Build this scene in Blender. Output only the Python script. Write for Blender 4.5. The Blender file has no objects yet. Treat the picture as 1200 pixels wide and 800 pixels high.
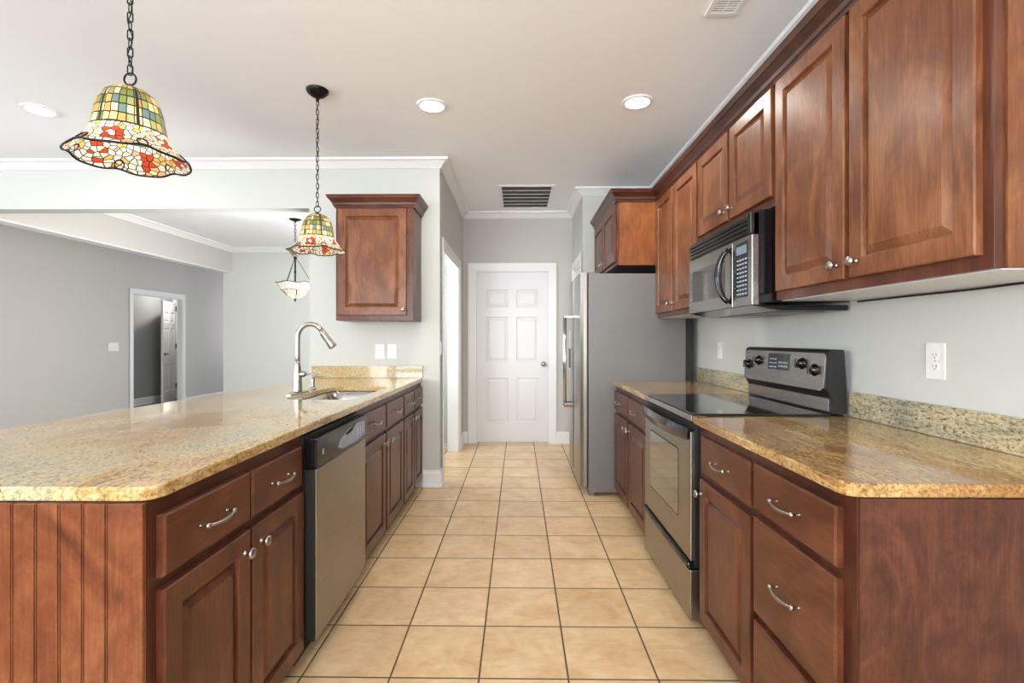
import bpy, bmesh, math, random
from mathutils import Vector, Matrix
random.seed(7)
C = bpy.context.scene.collection
scn = bpy.context.scene
PI = math.pi

# ------------------------------------------------------------------ camera, world, lights, exposure
cd = bpy.data.cameras.new('camera'); cam = bpy.data.objects.new('camera', cd); C.objects.link(cam)
cd.sensor_width = 36; cd.lens = 575/1200*36; cd.shift_y = -3/1200; cd.clip_start = .02
cam.location = (0, 0, 1.24); cam.rotation_euler = (PI/2, 0, .01304)
scn.camera = cam
w = bpy.data.worlds.new('world'); scn.world = w; w.use_nodes = True
w.node_tree.nodes['Background'].inputs[0].default_value = (.85, .93, 1, 1)
w.node_tree.nodes['Background'].inputs[1].default_value = 1.0
vs = scn.view_settings
vs.view_transform = 'Standard'; vs.look = 'None'; vs.gamma = 1; vs.use_curve_mapping = False
vs.exposure = 0.17

def area(name, loc, aim, sx, sy, power, col=(1, 1, 1)):
    l = bpy.data.lights.new(name, 'AREA'); l.shape = 'RECTANGLE'; l.size = sx; l.size_y = sy
    l.energy = power; l.color = col
    o = bpy.data.objects.new(name, l); C.objects.link(o); o.location = loc
    o.rotation_euler = (Vector(aim)-Vector(loc)).to_track_quat('-Z', 'Y').to_euler()
    return o
# daylight through the house windows, plus unseen fills added for dining room and hall
area('daylight_breakfast_windows', (-1.2, -2.95, 1.55), (-1.2, 0, 4.3), 4.2, 1.9, 330, (.93, .96, 1))
area('daylight_left_windows', (-6.05, 0.6, 1.5), (-3, 0.9, 3.2), 4.0, 1.9, 150, (.93, .96, 1))
area('dining_fill', (-1.80, 5.5, 1.5), (-5.0, 6.0, 2.15), 2.2, 1.6, 105, (1, .985, .96))  # added fill brightening the dining room; this wall has no window
area('daylight_laundry_window', (-1.4, 4.75, 1.6), (-.6, 5.2, 1.3), .7, 1.4, 26, (.85, .93, 1))
area('far_wall_fill', (-5.55, 11.5, 1.5), (-5.9, 6, 1.5), 1.0, 1.5, 15, (1, .96, .97))  # unseen fill added to lift the far part of the left wall
area('hall_door_fill', (-6.52, 9.35, 2.3), (-6.86, 9.45, .9), .1, .1, 11, (1, .97, .93))  # small hidden fill added to light the open hall door

# ------------------------------------------------------------------ materials
def mat(name, color=(.8, .8, .8), rough=.5, metal=0, emit=0, coat=0, ior=None, spec=None):
    m = bpy.data.materials.new(name); m.use_nodes = True
    b = m.node_tree.nodes['Principled BSDF']
    b.inputs['Base Color'].default_value = (*color, 1); b.inputs['Roughness'].default_value = rough
    b.inputs['Metallic'].default_value = metal; b.inputs['Coat Weight'].default_value = coat
    b.inputs['Coat Roughness'].default_value = .08
    if spec is not None: b.inputs['Specular IOR Level'].default_value = spec
    if emit:
        b.inputs['Emission Color'].default_value = (*color, 1); b.inputs['Emission Strength'].default_value = emit
    return m
def nt(m): return m.node_tree, m.node_tree.nodes['Principled BSDF']
def N(t, typ, **kw):
    n = t.nodes.new(typ)
    for k, v in kw.items():
        if k in n.inputs: n.inputs[k].default_value = v
        else: setattr(n, k, v)
    return n
def ramp(t, stops, interp='LINEAR'):
    n = t.nodes.new('ShaderNodeValToRGB'); n.color_ramp.interpolation = interp
    el = n.color_ramp.elements
    while len(el) < len(stops): el.new(.5)
    for e, (p, c) in zip(el, stops): e.position = p; e.color = (*c, 1)
    return n
def math_(t, op, a, b=None, c=None):
    n = t.nodes.new('ShaderNodeMath'); n.operation = op
    for i, v in enumerate((a, b, c)):
        if v is None: continue
        if isinstance(v, (int, float)): n.inputs[i].default_value = v
        else: t.links.new(v, n.inputs[i])
    return n.outputs[0]
def mixc(t, f, a, b, bt='MIX'):
    n = t.nodes.new('ShaderNodeMix'); n.data_type = 'RGBA'; n.blend_type = bt
    for i, v in ((0, f), (6, a), (7, b)):
        if isinstance(v, (int, float)): n.inputs[i].default_value = v
        elif isinstance(v, tuple): n.inputs[i].default_value = (*v, 1)
        else: t.links.new(v, n.inputs[i])
    return n.outputs[2]
def paint(name, color, rough=.6):
    m = mat(name, color, rough); t, b = nt(m)
    tc = N(t, 'ShaderNodeTexCoord'); n = N(t, 'ShaderNodeTexNoise', Scale=90.0, Detail=3.0)
    t.links.new(tc.outputs['Object'], n.inputs['Vector'])
    bp = N(t, 'ShaderNodeBump', Strength=.04, Distance=.01); t.links.new(n.outputs[0], bp.inputs['Height'])
    t.links.new(bp.outputs[0], b.inputs['Normal'])
    return m
def wood(name, axis='Z', dark=(.06, .013, .007), mid=(.185, .05, .022), light=(.36, .13, .055), rough=.33, swirl=False):
    m = mat(name, mid, rough, coat=.06, spec=.38); t, b = nt(m)
    b.inputs['Coat Roughness'].default_value = .2
    tc = N(t, 'ShaderNodeTexCoord'); oi = N(t, 'ShaderNodeObjectInfo')
    off = t.nodes.new('ShaderNodeVectorMath'); off.operation = 'SCALE'; off.inputs[0].default_value = (7, 11, 5)
    t.links.new(oi.outputs['Random'], off.inputs[3])
    ad = t.nodes.new('ShaderNodeVectorMath'); ad.operation = 'ADD'
    t.links.new(tc.outputs['Object'], ad.inputs[0]); t.links.new(off.outputs[0], ad.inputs[1])
    def mp(s):
        n = N(t, 'ShaderNodeMapping'); t.links.new(ad.outputs[0], n.inputs['Vector'])
        n.inputs['Scale'].default_value = {'Z': (s[0], s[0], s[1]), 'Y': (s[0], s[1], s[0]), 'X': (s[1], s[0], s[0])}[axis]
        return n.outputs[0]
    a = N(t, 'ShaderNodeTexNoise', Scale=1.0, Detail=5.0, Roughness=.55, Distortion=1.2 if not swirl else 3.0)
    t.links.new(mp((6, 3.2)), a.inputs['Vector'])
    g = N(t, 'ShaderNodeTexNoise', Scale=1.0, Detail=4.0, Roughness=.6, Distortion=.6)
    t.links.new(mp((150, 5)), g.inputs['Vector'])
    wv = N(t, 'ShaderNodeTexNoise', Scale=1.0, Detail=2.0, Distortion=4.0 if not swirl else 7.0)
    t.links.new(mp((26, 4) if not swirl else (16, 8)), wv.inputs['Vector'])
    s = math_(t, 'MULTIPLY_ADD', a.outputs[0], .56, math_(t, 'MULTIPLY_ADD', g.outputs[0], .26, math_(t, 'MULTIPLY', wv.outputs[0], .18)))
    r = ramp(t, [(.30, dark), (.49, mid), (.69, light)])
    t.links.new(s, r.inputs[0]); t.links.new(r.outputs[0], b.inputs['Base Color'])
    bp = N(t, 'ShaderNodeBump', Strength=.05, Distance=.004); t.links.new(g.outputs[0], bp.inputs['Height'])
    t.links.new(bp.outputs[0], b.inputs['Normal'])
    return m
def granite(name, axis='Y', gold=.5, speck=.36):
    m = mat(name, (.6, .5, .3), .1, coat=.3); t, b = nt(m)
    b.inputs['Coat Roughness'].default_value = .03
    tc = N(t, 'ShaderNodeTexCoord')
    def mp(s, rot=.0, loc=(0, 0, 0)):
        n = N(t, 'ShaderNodeMapping'); t.links.new(tc.outputs['Object'], n.inputs['Vector'])
        n.inputs['Scale'].default_value = s; n.inputs['Rotation'].default_value = (0, 0, rot); n.inputs['Location'].default_value = loc
        return n.outputs[0]
    cloud = N(t, 'ShaderNodeTexNoise', Scale=1.7, Detail=3.0, Distortion=.6); t.links.new(mp((1.3, .7, 1.3), .3), cloud.inputs['Vector'])
    st = N(t, 'ShaderNodeTexNoise', Scale=1.0, Detail=8.0, Roughness=.72, Distortion=1.5); t.links.new(mp((38, 8, 38), .45), st.inputs['Vector'])
    s = math_(t, 'ADD', math_(t, 'MULTIPLY', cloud.outputs[0], .55), math_(t, 'MULTIPLY', st.outputs[0], .45))
    s = math_(t, 'ADD', s, (gold-.5)*.3)
    r = ramp(t, [(.33, (.17, .17, .13)), (.42, (.42, .385, .26)), (.49, (.58, .48, .285)), (.56, (.54, .36, .145)), (.66, (.32, .155, .045))])
    t.links.new(s, r.inputs[0])
    f2 = N(t, 'ShaderNodeTexNoise', Scale=120.0, Detail=3.0, Roughness=.7); t.links.new(mp((1, .6, 1), .4), f2.inputs['Vector'])
    fr = ramp(t, [(.38, (.50, .45, .38)), (.50, (1, 1, 1)), (.66, (1.25, 1.2, 1.1))]); t.links.new(f2.outputs[0], fr.inputs[0])
    c1 = mixc(t, .8, r.outputs[0], fr.outputs[0], 'MULTIPLY')
    sp = N(t, 'ShaderNodeTexNoise', Scale=1.0, Detail=3.0, Roughness=.6); t.links.new(mp((120, 62, 120), .5), sp.inputs['Vector'])
    sr = ramp(t, [(speck-.035, (1, 1, 1)), (speck+.01, (0, 0, 0))]); t.links.new(sp.outputs[0], sr.inputs[0])
    c2 = mixc(t, math_(t, 'MULTIPLY', sr.outputs[0], .85), c1, (.07, .045, .03))
    t.links.new(c2, b.inputs['Base Color'])
    return m
def steel(name, color=(.55, .54, .52), rough=.3, axis=2):
    m = mat(name, color, rough, metal=1); t, b = nt(m)
    tc = N(t, 'ShaderNodeTexCoord'); mpn = N(t, 'ShaderNodeMapping'); t.links.new(tc.outputs['Object'], mpn.inputs['Vector'])
    sc = [400, 400, 400]; sc[axis] = 4; mpn.inputs['Scale'].default_value = sc
    n = N(t, 'ShaderNodeTexNoise', Scale=1.0, Detail=2.0); t.links.new(mpn.outputs[0], n.inputs['Vector'])
    r = ramp(t, [(.3, (rough-.03,)*3), (.7, (rough+.04,)*3)]); t.links.new(n.outputs[0], r.inputs[0]); t.links.new(r.outputs[0], b.inputs['Roughness'])
    bp = N(t, 'ShaderNodeBump', Strength=.008, Distance=.001); t.links.new(n.outputs[0], bp.inputs['Height']); t.links.new(bp.outputs[0], b.inputs['Normal'])
    return m
def tiles():
    m = mat('floor tile', (.7, .5, .3), .38); t, b = nt(m)
    T = .3265; X0 = -.4705; Y0 = 2.118
    tc = N(t, 'ShaderNodeTexCoord'); sep = N(t, 'ShaderNodeSeparateXYZ'); t.links.new(tc.outputs['Object'], sep.inputs[0])
    u = math_(t, 'DIVIDE', math_(t, 'SUBTRACT', sep.outputs[0], X0), T); v = math_(t, 'DIVIDE', math_(t, 'SUBTRACT', sep.outputs[1], Y0), T)
    def edge(x):
        f = math_(t, 'FRACT', x); return math_(t, 'MINIMUM', f, math_(t, 'SUBTRACT', 1, f))
    d = math_(t, 'MINIMUM', edge(u), edge(v))
    cb = N(t, 'ShaderNodeCombineXYZ'); t.links.new(math_(t, 'FLOOR', u), cb.inputs[0]); t.links.new(math_(t, 'FLOOR', v), cb.inputs[1])
    wn = N(t, 'ShaderNodeTexWhiteNoise'); wn.noise_dimensions = '3D'; t.links.new(cb.outputs[0], wn.inputs['Vector'])
    sc = t.nodes.new('ShaderNodeVectorMath'); sc.operation = 'MULTIPLY_ADD'; t.links.new(wn.outputs['Color'], sc.inputs[0]); sc.inputs[1].default_value = (9, 9, 9); t.links.new(tc.outputs['Object'], sc.inputs[2])
    n1 = N(t, 'ShaderNodeTexNoise', Scale=6.0, Detail=6.0, Roughness=.6, Distortion=.6); t.links.new(sc.outputs[0], n1.inputs['Vector'])
    mpn = N(t, 'ShaderNodeMapping'); mpn.inputs['Scale'].default_value = (14, 34, 1); t.links.new(sc.outputs[0], mpn.inputs['Vector'])
    n2 = N(t, 'ShaderNodeTexNoise', Scale=1.0, Detail=6.0, Roughness=.65); t.links.new(mpn.outputs[0], n2.inputs['Vector'])
    s = math_(t, 'ADD', math_(t, 'MULTIPLY', n1.outputs[0], .6), math_(t, 'MULTIPLY', n2.outputs[0], .4))
    r = ramp(t, [(.33, (.62, .38, .175)), (.47, (.73, .50, .27)), (.62, (.83, .62, .375))]); t.links.new(s, r.inputs[0])
    vr = math_(t, 'MULTIPLY_ADD', wn.outputs['Value'], .10, .93)
    hv = N(t, 'ShaderNodeHueSaturation'); t.links.new(r.outputs[0], hv.inputs['Color']); t.links.new(vr, hv.inputs['Value'])
    g = ramp(t, [(.0085, (1, 1, 1)), (.0125, (0, 0, 0))]); t.links.new(d, g.inputs[0])
    c = mixc(t, g.outputs[0], hv.outputs[0], (.10, .065, .04))
    t.links.new(c, b.inputs['Base Color'])
    rr = math_(t, 'MULTIPLY_ADD', g.outputs[0], .5, .33); t.links.new(rr, b.inputs['Roughness'])
    bh = ramp(t, [(.006, (0, 0, 0)), (.022, (1, 1, 1))]); t.links.new(d, bh.inputs[0])
    hh = math_(t, 'ADD', bh.outputs[0], math_(t, 'MULTIPLY', s, .25))
    bp = N(t, 'ShaderNodeBump', Strength=.25, Distance=.004); t.links.new(hh, bp.inputs['Height']); t.links.new(bp.outputs[0], b.inputs['Normal'])
    return m
def stained(name, lower=True):
    """leaded art glass: UV x = angle in panels (6 round the bell), UV y = 0 top .. 1 rim"""
    m = bpy.data.materials.new(name); m.use_nodes = True; t = m.node_tree
    b = t.nodes['Principled BSDF']; out = t.nodes['Material Output']
    uv = N(t, 'ShaderNodeUVMap'); sep = N(t, 'ShaderNodeSeparateXYZ'); t.links.new(uv.outputs[0], sep.inputs[0])
    U, V = sep.outputs[0], sep.outputs[1]
    def cellnoise(su, sv, seed, rnd=1.0):
        cb = N(t, 'ShaderNodeCombineXYZ'); t.links.new(math_(t, 'MULTIPLY', U, su), cb.inputs[0]); t.links.new(math_(t, 'MULTIPLY', V, sv), cb.inputs[1]); cb.inputs[2].default_value = seed
        ve = N(t, 'ShaderNodeTexVoronoi', Randomness=rnd); ve.voronoi_dimensions = '2D'; ve.feature = 'DISTANCE_TO_EDGE'; ve.inputs['Scale'].default_value = 1
        vc = N(t, 'ShaderNodeTexVoronoi', Randomness=rnd); vc.voronoi_dimensions = '2D'; vc.inputs['Scale'].default_value = 1
        t.links.new(cb.outputs[0], ve.inputs['Vector']); t.links.new(cb.outputs[0], vc.inputs['Vector'])
        sc = N(t, 'ShaderNodeSeparateColor'); t.links.new(vc.outputs['Color'], sc.inputs[0])
        ps = N(t, 'ShaderNodeSeparateXYZ'); t.links.new(vc.outputs['Position'], ps.inputs[0])
        return ve.outputs['Distance'], sc.outputs[0], math_(t, 'DIVIDE', ps.outputs[0], su), math_(t, 'DIVIDE', ps.outputs[1], sv)
    d1, c1, _a, _b = cellnoise(5, 9, 0, .12 if lower else 1)   # near-square panes of the crown
    d2, c2, pu, pv = cellnoise(7, 16, 3, .9)                 # petals of the skirt
    up = ramp(t, [(0, (.62, .36, .12)), (.2, (.75, .55, .25)), (.4, (.22, .28, .07)), (.55, (.80, .68, .40)), (.7, (.32, .36, .16)), (.83, (.55, .32, .10)), (.93, (.14, .22, .24))], 'CONSTANT')
    t.links.new(c1, up.inputs[0])
    if not lower:
        for e_, c_ in zip(up.color_ramp.elements, ((.85, .80, .66), (.88, .84, .74), (.80, .68, .50), (.86, .82, .72), (.84, .78, .64), (.78, .62, .44), (.84, .82, .76))): e_.color = (*c_, 1)
    if lower:
        lo = ramp(t, [(0, (.85, .76, .62)), (.3, (.88, .82, .74)), (.5, (.80, .50, .16)), (.66, (.80, .82, .86)), (.78, (.95, .86, .62)), (.9, (.85, .45, .30))], 'CONSTANT')
    else:
        lo = ramp(t, [(0, (.92, .88, .78)), (.5, (.95, .92, .86)), (.7, (.85, .70, .55)), (.85, (.9, .85, .7))], 'CONSTANT')
    t.links.new(c2, lo.inputs[0])
    fu = math_(t, 'SUBTRACT', math_(t, 'FRACT', U), .5)
    # red blossom in the middle of each panel, yellow lozenge at each rib foot
    fl = math_(t, 'SQRT', math_(t, 'ADD', math_(t, 'POWER', math_(t, 'SUBTRACT', math_(t, 'FRACT', pu), .5), 2), math_(t, 'POWER', math_(t, 'MULTIPLY', math_(t, 'SUBTRACT', pv, .80), 2.0), 2)))
    fm = math_(t, 'MULTIPLY', math_(t, 'LESS_THAN', fl, .23), math_(t, 'GREATER_THAN', c2, .4))
    ru = math_(t, 'SUBTRACT', .5, math_(t, 'ABSOLUTE', fu))
    lz = math_(t, 'LESS_THAN', math_(t, 'ADD', math_(t, 'MULTIPLY', ru, 1.0), math_(t, 'MULTIPLY', math_(t, 'ABSOLUTE', math_(t, 'SUBTRACT', V, .665)), 2.0)), .09)
    low = lo.outputs[0]
    if lower:
        low = mixc(t, fm, low, (.60, .075, .025)); low = mixc(t, lz, low, (.95, .72, .04))
    isl = math_(t, 'GREATER_THAN', V, .62)
    col = mixc(t, isl, up.outputs[0], low)
    dd = math_(t, 'ADD', math_(t, 'MULTIPLY', d1, math_(t, 'SUBTRACT', 1, isl)), math_(t, 'MULTIPLY', d2, isl))
    lead = math_(t, 'LESS_THAN', dd, .075)
    rib = math_(t, 'MULTIPLY', math_(t, 'LESS_THAN', ru, .045), math_(t, 'LESS_THAN', V, .62))
    band = math_(t, 'LESS_THAN', math_(t, 'ABSOLUTE', math_(t, 'SUBTRACT', V, .62)), .012)
    lead = math_(t, 'MAXIMUM', lead, math_(t, 'MAXIMUM', rib, band))
    t.links.new(col, b.inputs['Base Color']); b.inputs['Roughness'].default_value = .2
    tr = N(t, 'ShaderNodeBsdfTranslucent'); t.links.new(col, tr.inputs[0])
    mx = N(t, 'ShaderNodeMixShader'); mx.inputs[0].default_value = .6; t.links.new(b.outputs[0], mx.inputs[1]); t.links.new(tr.outputs[0], mx.inputs[2])
    ld = N(t, 'ShaderNodeBsdfPrincipled'); ld.inputs['Base Color'].default_value = (.025, .02, .018, 1); ld.inputs['Roughness'].default_value = .5; ld.inputs['Metallic'].default_value = .5
    m2 = N(t, 'ShaderNodeMixShader'); t.links.new(lead, m2.inputs[0]); t.links.new(mx.outputs[0], m2.inputs[1]); t.links.new(ld.outputs[0], m2.inputs[2])
    t.links.new(m2.outputs[0], out.inputs['Surface'])
    return m

M = dict(
    wall=paint('sage grey wall paint', (.58, .60, .565)), wall_shaded=paint('shaded wall paint', (.56, .54, .51)),  # second tone is the wall paint with shade put into its colour
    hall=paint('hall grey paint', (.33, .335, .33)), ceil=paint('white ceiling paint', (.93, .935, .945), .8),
    trim=mat('white gloss trim', (.84, .84, .83), .3), door=mat('white door paint', (.76, .745, .745), .35),
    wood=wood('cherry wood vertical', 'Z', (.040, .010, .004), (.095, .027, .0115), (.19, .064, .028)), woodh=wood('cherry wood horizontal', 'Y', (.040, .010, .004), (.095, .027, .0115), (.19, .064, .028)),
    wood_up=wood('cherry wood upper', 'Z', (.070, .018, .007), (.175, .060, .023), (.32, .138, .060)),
    frame=wood('dark cherry frame with shade', 'Z', (.026, .007, .004), (.060, .015, .008), (.115, .034, .017)),  # darker stain, with some of the shade around the doors in the colour
    frame_up=wood('brown cherry frame with shade', 'Z', (.040, .010, .005), (.095, .027, .013), (.17, .058, .028)),  # upper frames: browner stain deepened by painted-in shade
    wood_side=wood('orange cherry side', 'Z', (.12, .030, .008), (.26, .080, .020), (.38, .14, .038)),
    wood_dk=wood('dark cherry trim', 'Y', (.022, .006, .004), (.058, .017, .009), (.11, .036, .018)),
    wood_dkx=wood('dark cherry crosswise trim', 'X', (.03, .008, .005), (.085, .025, .013), (.15, .05, .024)),
    bead=wood('reddish beadboard', 'Z', (.070, .019, .007), (.155, .045, .016), (.26, .095, .036), swirl=True),
    panel=wood('burled cherry panel', 'Z', (.034, .009, .0045), (.078, .022, .010), (.145, .048, .022), swirl=True),
    granite=granite('gold granite', gold=.60, speck=.345), granite_r=granite('golden brown granite', gold=.86, speck=.36), granite_s=granite('pale speckled granite', gold=.34, speck=.40),
    tile=tiles(), steel=steel('brushed steel', (.37, .355, .34), .24, 1), steelv=steel('brushed steel door', (.33, .305, .275), .30, 1),
    nickel=mat('brushed nickel', (.43, .405, .37), .28, metal=1), chrome=mat('satin chrome', (.52, .52, .52), .16, metal=1),
    black=mat('gloss black', (.008, .008, .009), .12), blackm=mat('matte black', (.012, .012, .012), .5),
    glassblk=mat('black ceramic glass', (.006, .006, .007), .04, coat=.5), greyside=mat('grey fridge side', (.19, .185, .18), .42, metal=.3),
    ovenglass=mat('oven window glass', (.30, .28, .25), .07, metal=.85), bronze=mat('dark bronze', (.02, .018, .016), .35, metal=.8),
    white=mat('white plastic', (.82, .82, .80), .3), hole=mat('dark slot', (.05, .05, .05), .6),
    lamp=mat('lamp lens', (1, .97, .92), .4, emit=9), bulb=mat('lit bulb', (1, .93, .82), .4, emit=3.5),
    glass=None, woodfloor=wood('dark plank floor', 'Y', (.02, .012, .01), (.06, .04, .03), (.11, .08, .06)),
    film=mat('blue grey display film', (.22, .28, .36), .15), badge=mat('silver badge', (.5, .5, .5), .3, metal=.8),
    keys=mat('pale key marks', (.42, .46, .55), .4), lcd=mat('dark display', (.02, .03, .03), .1), rimb=mat('handle end bronze', (.30, .13, .08), .3, metal=.7),
    mwglass=mat('dark microwave window', (.13, .12, .115), .08, metal=.8),
    shade=stained('leaded art glass'), bowl=stained('pale leaded glass', False), laminate=mat('pale cabinet underside', (.66, .69, .74), .4),
    filter=mat('grease filter', (.22, .23, .24), .35, metal=.8))
g = bpy.data.materials.new('window glass'); g.use_nodes = True; M['glass'] = g
gb = g.node_tree.nodes['Principled BSDF']; gb.inputs['Transmission Weight'].default_value = 1; gb.inputs['Roughness'].default_value = 0; gb.inputs['IOR'].default_value = 1.02

# ------------------------------------------------------------------ helpers
def bm_(): return bmesh.new()
def box(bm, x0, x1, y0, y1, z0, z1, bev=0):
    xs, ys, zs = sorted((x0, x1)), sorted((y0, y1)), sorted((z0, z1))
    t = bmesh.new(); v = [t.verts.new((x, y, z)) for x in xs for y in ys for z in zs]
    for f in ((0, 1, 3, 2), (4, 6, 7, 5), (0, 4, 5, 1), (2, 3, 7, 6), (0, 2, 6, 4), (1, 5, 7, 3)): t.faces.new([v[i] for i in f])
    bmesh.ops.recalc_face_normals(t, faces=t.faces)
    if bev: bmesh.ops.bevel(t, geom=list(t.edges), offset=bev, segments=2, affect='EDGES', profile=.5)
    merge(bm, t)
def merge(bm, t, mtx=None):
    mp = {}
    for v in t.verts: mp[v] = bm.verts.new(mtx @ v.co if mtx else v.co)
    for f in t.faces:
        try: nf = bm.faces.new([mp[v] for v in f.verts]); nf.smooth = f.smooth
        except ValueError: pass
    t.free()
def tube(bm, pts, r, seg=10, closed=False, cap=True, smooth=True):
    pts = [Vector(p) for p in pts]; n = len(pts); rs = r if isinstance(r, (list, tuple)) else [r]*n
    rings = []; prev = None
    for i, p in enumerate(pts):
        if closed: d = pts[(i+1) % n]-pts[i-1]
        else: d = pts[min(i+1, n-1)]-pts[max(i-1, 0)]
        d.normalize()
        if prev is None:
            a = Vector((0, 0, 1)) if abs(d.z) < .9 else Vector((1, 0, 0)); u = d.cross(a).normalized()
        else: u = (prev-d*prev.dot(d)).normalized()
        prev = u; v = d.cross(u)
        rings.append([bm.verts.new(p+(u*math.cos(2*PI*k/seg)+v*math.sin(2*PI*k/seg))*rs[i]) for k in range(seg)])
    m = n if closed else n-1
    for i in range(m):
        A, B = rings[i], rings[(i+1) % n]
        for k in range(seg):
            f = bm.faces.new((A[k], A[(k+1) % seg], B[(k+1) % seg], B[k])); f.smooth = smooth
    if cap and not closed: bm.faces.new(rings[0][::-1]); bm.faces.new(rings[-1])
def lathe(bm, prof, org=(0, 0, 0), axis=(0, 0, 1), seg=24, smooth=True):
    """prof: list of (r, h) along axis"""
    ax = Vector(axis).normalized(); a = Vector((1, 0, 0)) if abs(ax.x) < .9 else Vector((0, 1, 0))
    u = ax.cross(a).normalized(); v = ax.cross(u); o = Vector(org); rings = []
    for r, h in prof:
        if r < 1e-5: rings.append([bm.verts.new(o+ax*h)])
        else: rings.append([bm.verts.new(o+ax*h+(u*math.cos(2*PI*k/seg)+v*math.sin(2*PI*k/seg))*r) for k in range(seg)])
    for A, B in zip(rings, rings[1:]):
        for k in range(seg):
            k2 = (k+1) % seg
            vs_ = [A[k], A[k2], B[k2], B[k]] if len(A) > 1 and len(B) > 1 else ([A[0], B[k2], B[k]] if len(A) == 1 else [A[k], A[k2], B[0]])
            if len(A) == 1 and len(B) == 1: continue
            f = bm.faces.new(vs_); f.smooth = smooth
    for R in (rings[0], rings[-1]):
        if len(R) > 1: bm.faces.new(R)
def prism(bm, poly, O, U, V, Nn, t, bev=0):
    """polygon poly (u,v) extruded from 0 to t along Nn"""
    O, U, V, Nn = map(Vector, (O, U, V, Nn)); tb = bmesh.new()
    A = [tb.verts.new(O+U*u+V*v) for u, v in poly]; B = [tb.verts.new(O+U*u+V*v+Nn*t) for u, v in poly]
    tb.faces.new(A); tb.faces.new(B); n = len(poly)
    for i in range(n): tb.faces.new((A[i], A[(i+1) % n], B[(i+1) % n], B[i]))
    bmesh.ops.recalc_face_normals(tb, faces=tb.faces)
    if bev: bmesh.ops.bevel(tb, geom=list(tb.edges), offset=bev, segments=2, affect='EDGES')
    merge(bm, tb)
def sweep(bm, prof, path, right=True, closed_ends=True):
    """mould profile [(out, z)] (closed polygon) carried along an xy path with mitred corners; the room is on the right of the path"""
    P = [Vector(p) for p in path]; n = len(P); rows = []
    def nrm(a, b):
        d = (b-a).normalized(); return Vector((d.y, -d.x)) if right else Vector((-d.y, d.x))
    for i, p in enumerate(P):
        if i == 0: m = nrm(P[0], P[1])
        elif i == n-1: m = nrm(P[-2], P[-1])
        else:
            a, b = nrm(P[i-1], p), nrm(p, P[i+1]); m = (a+b)/(1+a.dot(b))
        rows.append([bm.verts.new((p.x+m.x*o, p.y+m.y*o, z)) for o, z in prof])
    k = len(prof)
    for A, B in zip(rows, rows[1:]):
        for j in range(k): bm.faces.new((A[j], A[(j+1) % k], B[(j+1) % k], B[j]))
    bm.faces.new(rows[0]); bm.faces.new(rows[-1])
def obj(name, bm, m, parent=None, recalc=True, smooth=False, keep=False):
    """one mesh object; vertices are given in world space and moved to the thing's own space"""
    if recalc: bmesh.ops.recalc_face_normals(bm, faces=bm.faces)
    me = bpy.data.meshes.new(name)
    if smooth:
        for f in bm.faces: f.smooth = True
    o = bpy.data.objects.new(name, me); C.objects.link(o)
    if parent is not None:
        o.parent = parent
        root = parent
        while root.parent: root = root.parent
        off = Vector(root.location)
    else:
        co = [v.co for v in bm.verts]
        if keep: off = Vector((0, 0, 0))
        else: off = Vector(((min(c.x for c in co)+max(c.x for c in co))/2, (min(c.y for c in co)+max(c.y for c in co))/2, min(c.z for c in co)))
        o.location = off
    for v in bm.verts: v.co -= off
    bm.to_mesh(me); bm.free()
    me.materials.append(m if not isinstance(m, str) else M[m])
    return o
def thing(name, label, cat, loc, group=None):
    o = bpy.data.objects.new(name, None); C.objects.link(o); o.location = loc; o.empty_display_size = .1
    return tag(o, label, cat, group)
def tag(o, label, cat, group=None):
    o['label'] = label; o['category'] = cat
    if group: o['group'] = group
    return o
def struct(name, bm, m, parent=None, keep=True):
    o = obj(name, bm, m, parent, keep=keep)
    if parent is None: o['kind'] = 'structure'
    return o
def bx(*a, bev=0):
    b = bm_(); box(b, *a, bev=bev); return b

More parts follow.
